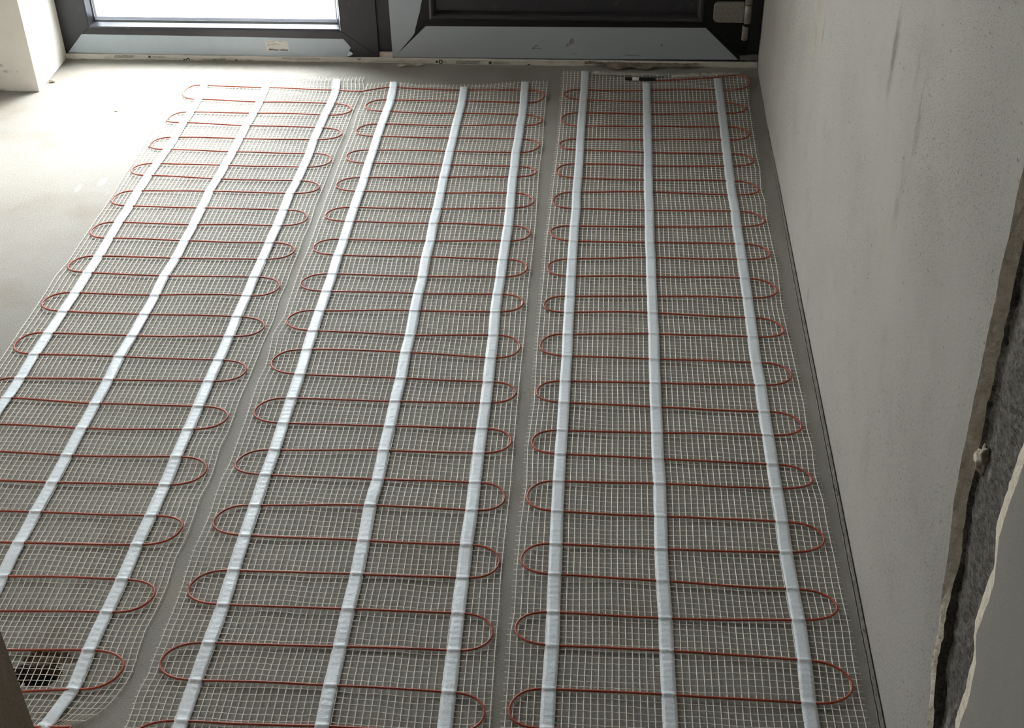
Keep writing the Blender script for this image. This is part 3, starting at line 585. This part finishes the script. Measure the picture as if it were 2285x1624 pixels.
# ---------------------------------------------------------------- heating mats (all numbers in millimetres on the floor)
PITCH = .01143
def interp(tab, y):                                   # tab of (x, y) sorted by falling y
    if y >= tab[0][1]: return tab[0][0]
    for a, b in zip(tab, tab[1:]):
        if y >= b[1]: return a[0] + (b[0] - a[0]) * (y - a[1]) / (b[1] - a[1])
    return tab[-1][0]
def n3(x, y, k): return mnoise.noise(Vector((x, y, k)))
def zsurf(x, y, k):                                   # the mat lies in gentle waves a few millimetres high
    return .0026 + .0034 * max(0, .3 + n3(x * 5.5, y * 11, k)) + .0008 * (1 + n3(x * 16, y * 26, k + 3)) * .5
def build_mat(key, label, seed, zlift=0.0):
    d = MATS[key]
    rows = [[(r[0] / 1e3, r[1] / 1e3), (r[2] / 1e3, r[3] / 1e3), (r[4] / 1e3, r[5] / 1e3)] for r in d['rows']]
    bends = [(a / 1e3, b / 1e3) for a, b in d['bends']]
    left = [(a / 1e3, b / 1e3) for a, b in d['left']]; right = [(a / 1e3, b / 1e3) for a, b in d['right']]
    top = [(a / 1e3, b / 1e3) for a, b in d['top']]; tt = [(a / 1e3, b / 1e3) for a, b in d['tape_top']]
    if key == 'left':
        rows += [[(-1.131, 1.135), (-.930, 1.150), (-.757, 1.163)], [(-1.131, 1.112), (-.93, 1.122), (-.775, 1.146)]]; bends += [(-1.16, 1.17), (-.7225, 1.166)]
        tp_end = [(-1.131, 1.10), (-.929, 1.10), (-.800, 1.10)]
        right = right + [(-.77, 1.12), (-.79, 1.10)]
    else: tp_end = [(rows[-1][i][0], 1.085) for i in range(3)]
    ends = 1.085 if key != 'left' else 1.10
    tapes = [sorted([tt[i]] + [r[i] for r in rows if r[i][1] < tt[i][1] - .01 and r[i][1] > ends + .03 and not (key == 'left' and r[i][1] < 1.18)] + [tp_end[i]], key=lambda p: -p[1]) for i in range(3)]
    if key == 'left': tapes[2] = [p for p in tapes[2] if p[1] > 1.2] + [(-.758, 1.172), (-.768, 1.150), (-.800, 1.10)]
    cx = sum(p[0] for p in top) / len(top); cy = 2.25
    root = tag(empty('heating_mat', (cx, cy, 0)), label, 'heating mat', 'heating mats laid side by side on the screed')
    loc = (cx, cy, 0)
    def part(mb, name, m, smooth=True):
        o = mb.build(name, m, root, smooth); o.location = (-cx, -cy, 0); return o
    FR = {'left': .0030, 'middle': .0035, 'right': .0055}[key]; FL = {'left': .0028, 'middle': .0036, 'right': .0070}[key]
    def cols(y):
        a = interp(left, y) + FR; b = interp(right, y) - FR
        t = [interp(tp, y) for tp in tapes]
        return a, t[0], t[1], t[2], b
    ym = 2.3; c0 = cols(ym)
    cnt = [max(3, round((c0[i + 1] - c0[i]) / .0101)) for i in range(4)]
    us = [(i, k / cnt[i]) for i in range(4) for k in range(cnt[i])] + [(3, 1.0)]
    y_top = max(p[1] for p in top); NW = int((y_top - ends) / PITCH)
    topr = sorted(top)
    def ytop(x):
        if x <= topr[0][0]: return topr[0][1]
        for a, b in zip(topr, topr[1:]):
            if x <= b[0]: return a[1] + (b[1] - a[1]) * (x - a[0]) / (b[0] - a[0])
        return topr[-1][1]
    grid = []
    zmap = []
    for j in range(NW + 1):
        line = []
        for (seg, t) in us:
            s = j * PITCH + .004
            y0 = y_top - s
            c = cols(y0); x = c[seg] + (c[seg + 1] - c[seg]) * t
            y = y0 + (ytop(x) - y_top) * math.exp(-s / .09)
            y += .0055 * n3(x * 6.5, y * 9, seed) + .0035 * n3(x * 15, y * 18, seed + 5) * math.sin(math.pi * min(1, max(0, t)))
            x += .0012 * n3(x * 9, y * 7, seed + 8) * (1 if 0 < t < 1 and seg in (1, 2) else .3)
            line.append((x, y, zsurf(x, y, seed) + zlift))
        grid.append(line)
    nu = len(us)
    mb = MB()
    for i in range(nu):
        pts = [(grid[j][i][0], grid[j][i][1], grid[j][i][2] + (.0003 if (i + j) % 2 else -.0003)) for j in range(NW + 1)]
        p0, p1 = pts[0], pts[1]
        ln = .006 + .003 * rnd.random()
        pts = [(p0[0] + (p0[0] - p1[0]) * .5, p0[1] + ln, p0[2] + .001)] + pts
        mb.strand(pts, (1, 0), .00072, .0004)
    for j in range(NW + 1):
        pts = [(grid[j][i][0], grid[j][i][1], grid[j][i][2] + (-.0003 if (i + j) % 2 else .0003)) for i in range(nu)]
        a, b = pts[0], pts[-1]
        la = FL * rnd.uniform(.7, 1.15); lb = FL * rnd.uniform(.7, 1.15)
        pts = [(a[0] - la, a[1] + .001 * rnd.uniform(-1, 1), a[2])] + pts + [(b[0] + lb, b[1] + .001 * rnd.uniform(-1, 1), b[2])]
        mb.strand(pts, (0, 1), .00060, .0004)
    part(mb, 'glass_fibre_mesh', M_mesh)
    # heating cable: one run to and fro
    CR_ = .00185
    path = []
    side0 = d['first']                                 # side of the first bend
    TW = .0105
    def zc(x, y): return zsurf(x, y, seed) + zlift + .0013
    def row_pts(r, rev, k):
        pts = []
        xs = [r[0], r[1], r[2]]
        a = [(xs[0][0] - TW, xs[0][1]), xs[0]]
        out = [(xs[0][0] - TW, xs[0][1])]
        for s in range(2):
            p, q = xs[s], xs[s + 1]; bow = .0035 * n3(k * 1.7, s * 3.1, seed + 20)
            n = 14
            for m in range(n):
                u = m / n; sm = u * u * (3 - 2 * u)
                out.append((p[0] + (q[0] - p[0]) * u, p[1] + (q[1] - p[1]) * (.5 * u + .5 * sm) + bow * math.sin(math.pi * u)))
        out += [xs[2], (xs[2][0] + TW, xs[2][1])]
        return out[::-1] if rev else out
    def bend(p, q, apex):                              # from p round the apex to q, slightly egg-shaped like a hand-bent loop
        out = []; n = 18
        for m in range(1, n):
            th = math.pi * m / n
            yy = apex[1] + ((p[1] - apex[1]) if th < math.pi / 2 else (apex[1] - q[1])) * math.cos(th)
            sx = math.sin(th); xb = p[0] + (q[0] - p[0]) * (m / n)
            out.append((xb + (apex[0] - xb) * (sx ** .92), yy))
        return out
    rev = side0 == 'L'
    if key == 'left':                                   # the lead that carries on to the next mat
        lead = [(-.640, 3.268), (-.655, 3.267), (-.675, 3.269), (-.695, 3.274)]
    elif key == 'middle': lead = [(-.640, 3.268), (-.625, 3.272), (-.608, 3.283), (-.590, 3.294), (-.577, 3.298)]
    else: lead = [(.142, 3.3675), (.165, 3.3685), (.20, 3.372), (.24, 3.379), (.28, 3.384), (.30, 3.390), (.33, 3.399), (.355, 3.408), (.372, 3.409), (.386, 3.402), (.3945, 3.386), (.397, 3.366), (.394, 3.346), (.386, 3.331), (.372, 3.321), (.352, 3.313), (.335, 3.310)]
    path = list(lead)
    for i, r in enumerate(rows):
        rp = row_pts(r, rev, i)
        path += rp
        if i < len(bends) and i < len(rows) - 1:
            nr = rows[i + 1]
            p = rp[-1]; e = (nr[0][0] - TW, nr[0][1]) if rev else (nr[2][0] + TW, nr[2][1])
            path += bend(p, e, bends[i])
        rev = not rev
    if key == 'left':                                   # last short loop, turned under at the doorway
        path += [(-.735, 1.230), (-.726, 1.223), (-.722, 1.214), (-.728, 1.205), (-.742, 1.196)] if False else []
    # resample and smooth
    sm = [path[0]]
    for a, b in zip(path, path[1:]):
        L = math.hypot(b[0] - a[0], b[1] - a[1])
        n = max(1, int(L / .008))
        for m in range(1, n + 1): sm.append((a[0] + (b[0] - a[0]) * m / n, a[1] + (b[1] - a[1]) * m / n))
    for _ in range(3):
        sm = [sm[0]] + [((a[0] + 2 * b[0] + c[0]) / 4, (a[1] + 2 * b[1] + c[1]) / 4) for a, b, c in zip(sm, sm[1:], sm[2:])] + [sm[-1]]
    mb = MB(); mb.tube([(x, y, zc(x, y)) for x, y in sm], CR_, 8)
    part(mb, 'heating_cable', M_cable)
    # three fleece tapes that hold the cable to the mesh
    for i in range(3):
        tp = tapes[i]; yy = tp[0][1]; ye = tp[-1][1]; vs = []
        ry = [r[i][1] for r in rows]
        if key == 'right' and i == 2: ry.append(3.397)
        hw = .0102; n = int((yy - ye) / .0022)
        for m in range(n + 1):
            y = yy - (yy - ye) * m / n; x = interp(tp, y); dx = (interp(tp, y - .02) - interp(tp, y + .02)) / .04
            x += .0008 * n3(1, y * 9, seed + i)
            ln = math.hypot(1, dx); sx, sy = 1 / ln, dx / ln
            dist = min(abs(y - v) for v in ry)
            bump = .0023 * math.exp(-(dist / .0034) ** 2)
            for s, zz in ((-1, 0), (-.5, .0002), (0, .0003), (.5, .0002), (1, 0)):
                px, py = x + sx * hw * s, y + sy * hw * s
                vs.append((px, py, zsurf(px, py, seed) + zlift + .0012 + bump + zz + .0003 * n3(px * 110, py * 110, 3) + .00016 * math.cos(2 * math.pi * py / PITCH)))
            for s in (1, -1): pass
        mb = MB()
        mb.add(vs, [(a * 5 + k, a * 5 + k + 1, (a + 1) * 5 + k + 1, (a + 1) * 5 + k) for a in range(n) for k in range(4)])
        o = part(mb, 'fleece_tape', M_tape)
        so_ = o.modifiers.new('thick', 'SOLIDIFY'); so_.thickness = .00025; so_.offset = 1
    return root, part
build_mat('left', 'heating mat nearest the window, its near right corner curling under', 11)
build_mat('middle', 'heating mat in the middle, its orange cable joined to the mat by the window', 23)
m3, part3 = build_mat('right', 'heating mat next to the speckled wall, with the black cable joint at its far end', 37)
zz = zsurf(.1, 3.368, 37)
mb = MB(); mb.tube([(.060, 3.3690, zz + .005), (.0615, 3.3690, zz + .005), (.070, 3.3690, zz + .005), (.105, 3.3685, zz + .005), (.134, 3.3680, zz + .005), (.1415, 3.3678, zz + .005), (.143, 3.3677, zz + .005)], [.0030, .0042, .0046, .0044, .0048, .0046, .0030], 14)
jn = part3(mb, 'cable_joint', M_black)
mb = MB(); mb.tube([(.0800, 3.3689, zz + .005), (.0805, 3.3689, zz + .005), (.0975, 3.3686, zz + .005), (.098, 3.3686, zz + .005)], [.0047, .0053, .0053, .0047], 14)
jl = mb.build('joint_label', M_label, jn, True)

# ---------------------------------------------------------------- loose bits
def crinkle(name, x0, x1, y0, y1, z0, m, amp, seed, nx=60, ny=8, skew=0, lift=None, fr=26):
    mb = MB(); vs = []
    taper = (name == 'packing_tape')
    for j in range(ny + 1):
        for i in range(nx + 1):
            u, v = i / nx, j / ny
            if taper: v = 1 - (1 - v) * (.35 + .65 * min(1, max(0, .5 + 1.6 * n3(u * 5, 3, seed))) * min(1, 6 * u, 5 * (1 - u)))
            x = x0 + (x1 - x0) * u; y = y0 + (y1 - y0) * v + skew * u + .0025 * n3(x * 60, v * 2, seed + 4) * (1 if v > .8 or v < .2 else 0)
            z = z0 + abs(n3(x * fr, y * fr * 2, seed)) * amp + .5 * amp * abs(n3(x * 90, y * 120, seed + 1))
            if lift: z += lift(u, v)
            vs.append((x, y, z))
    mb.add(vs, [(j * (nx + 1) + i, j * (nx + 1) + i + 1, (j + 1) * (nx + 1) + i + 1, (j + 1) * (nx + 1) + i) for j in range(ny) for i in range(nx)])
    o = mb.build(name, m)
    s = o.modifiers.new('thick', 'SOLIDIFY'); s.thickness = .0003
    return o
tag(crinkle('clear_tape', -.024, .170, 3.3945, 3.412, .0055, M_clear, .006, 4, 70, 6, -.006), 'clear crinkled sticky tape lying just beyond the black cable joint', 'tape')
tag(crinkle('clear_tape', .185, .372, 3.383, 3.398, .0055, M_clear, .007, 9, 70, 6, .026), 'clear crinkled tape under the orange lead by the far wall corner', 'tape')
def up(u, v): return .012 * v
tag(crinkle('packing_tape', -.050, .262, 3.4400, 3.4615, .0012, M_brown, .0065, 14, 90, 8, .0, up, 14), 'crumpled brown packing tape stuck along the threshold under the dark door', 'tape')
tag(lump('plaster_crumb', (-.560, 3.4455, .004), .0085, M_crumb, None, 5, (1.5, .8, .55), .5), 'plaster crumb lying at the foot of the threshold, below the torn film', 'rubble')
tag(lump('plaster_flake', (-.515, 3.4530, .004), .009, M_crumb, None, 8, (1.8, .45, .5), .4), 'thin plaster flake leaning on the threshold right of the crumb', 'rubble')
tag(lump('straw_scrap', (-1.2749, 3.1356, .0012), .0024, mat('dry_straw', (.32, .27, .14), .8), None, 2, (1.9, .5, .4), .3), 'tiny straw-coloured scrap on the bare floor left of the mats', 'scrap')
tag(lump('plaster_crumb', (-1.508, 3.312, .004), .006, M_crumb, None, 12, (1.3, 1.0, .7), .5), 'small plaster crumb at the foot of the white window reveal', 'rubble')
mb = MB(); mb.tube([(-.842, 1.245, -.036), (-.825, 1.255, -.0335), (-.800, 1.268, -.033), (-.780, 1.276, -.038)], .014, 12)
tag(mb.build('conduit_end', M_pipe, smooth=True), 'black conduit lying in the hole under the left mat', 'pipe')
mb = MB()
for k in range(9):
    a = k * .7; mb.tube([(-.835 + .004 * math.cos(a), 1.238 + .004 * math.sin(a), -.010), (-.835 + .011 * math.cos(a + .5), 1.238 + .008 * math.sin(a + .5), -.004 + .001 * (k % 3)), (-.835 + .018 * math.cos(a + .9), 1.238 + .010 * math.sin(a + .9), -.006)], .0016, 5)
tag(mb.build('plastic_scrap', mat('pale_plastic', (.5, .53, .5), .4), smooth=True), 'pale shredded plastic scrap at the near edge of the floor hole', 'scrap')
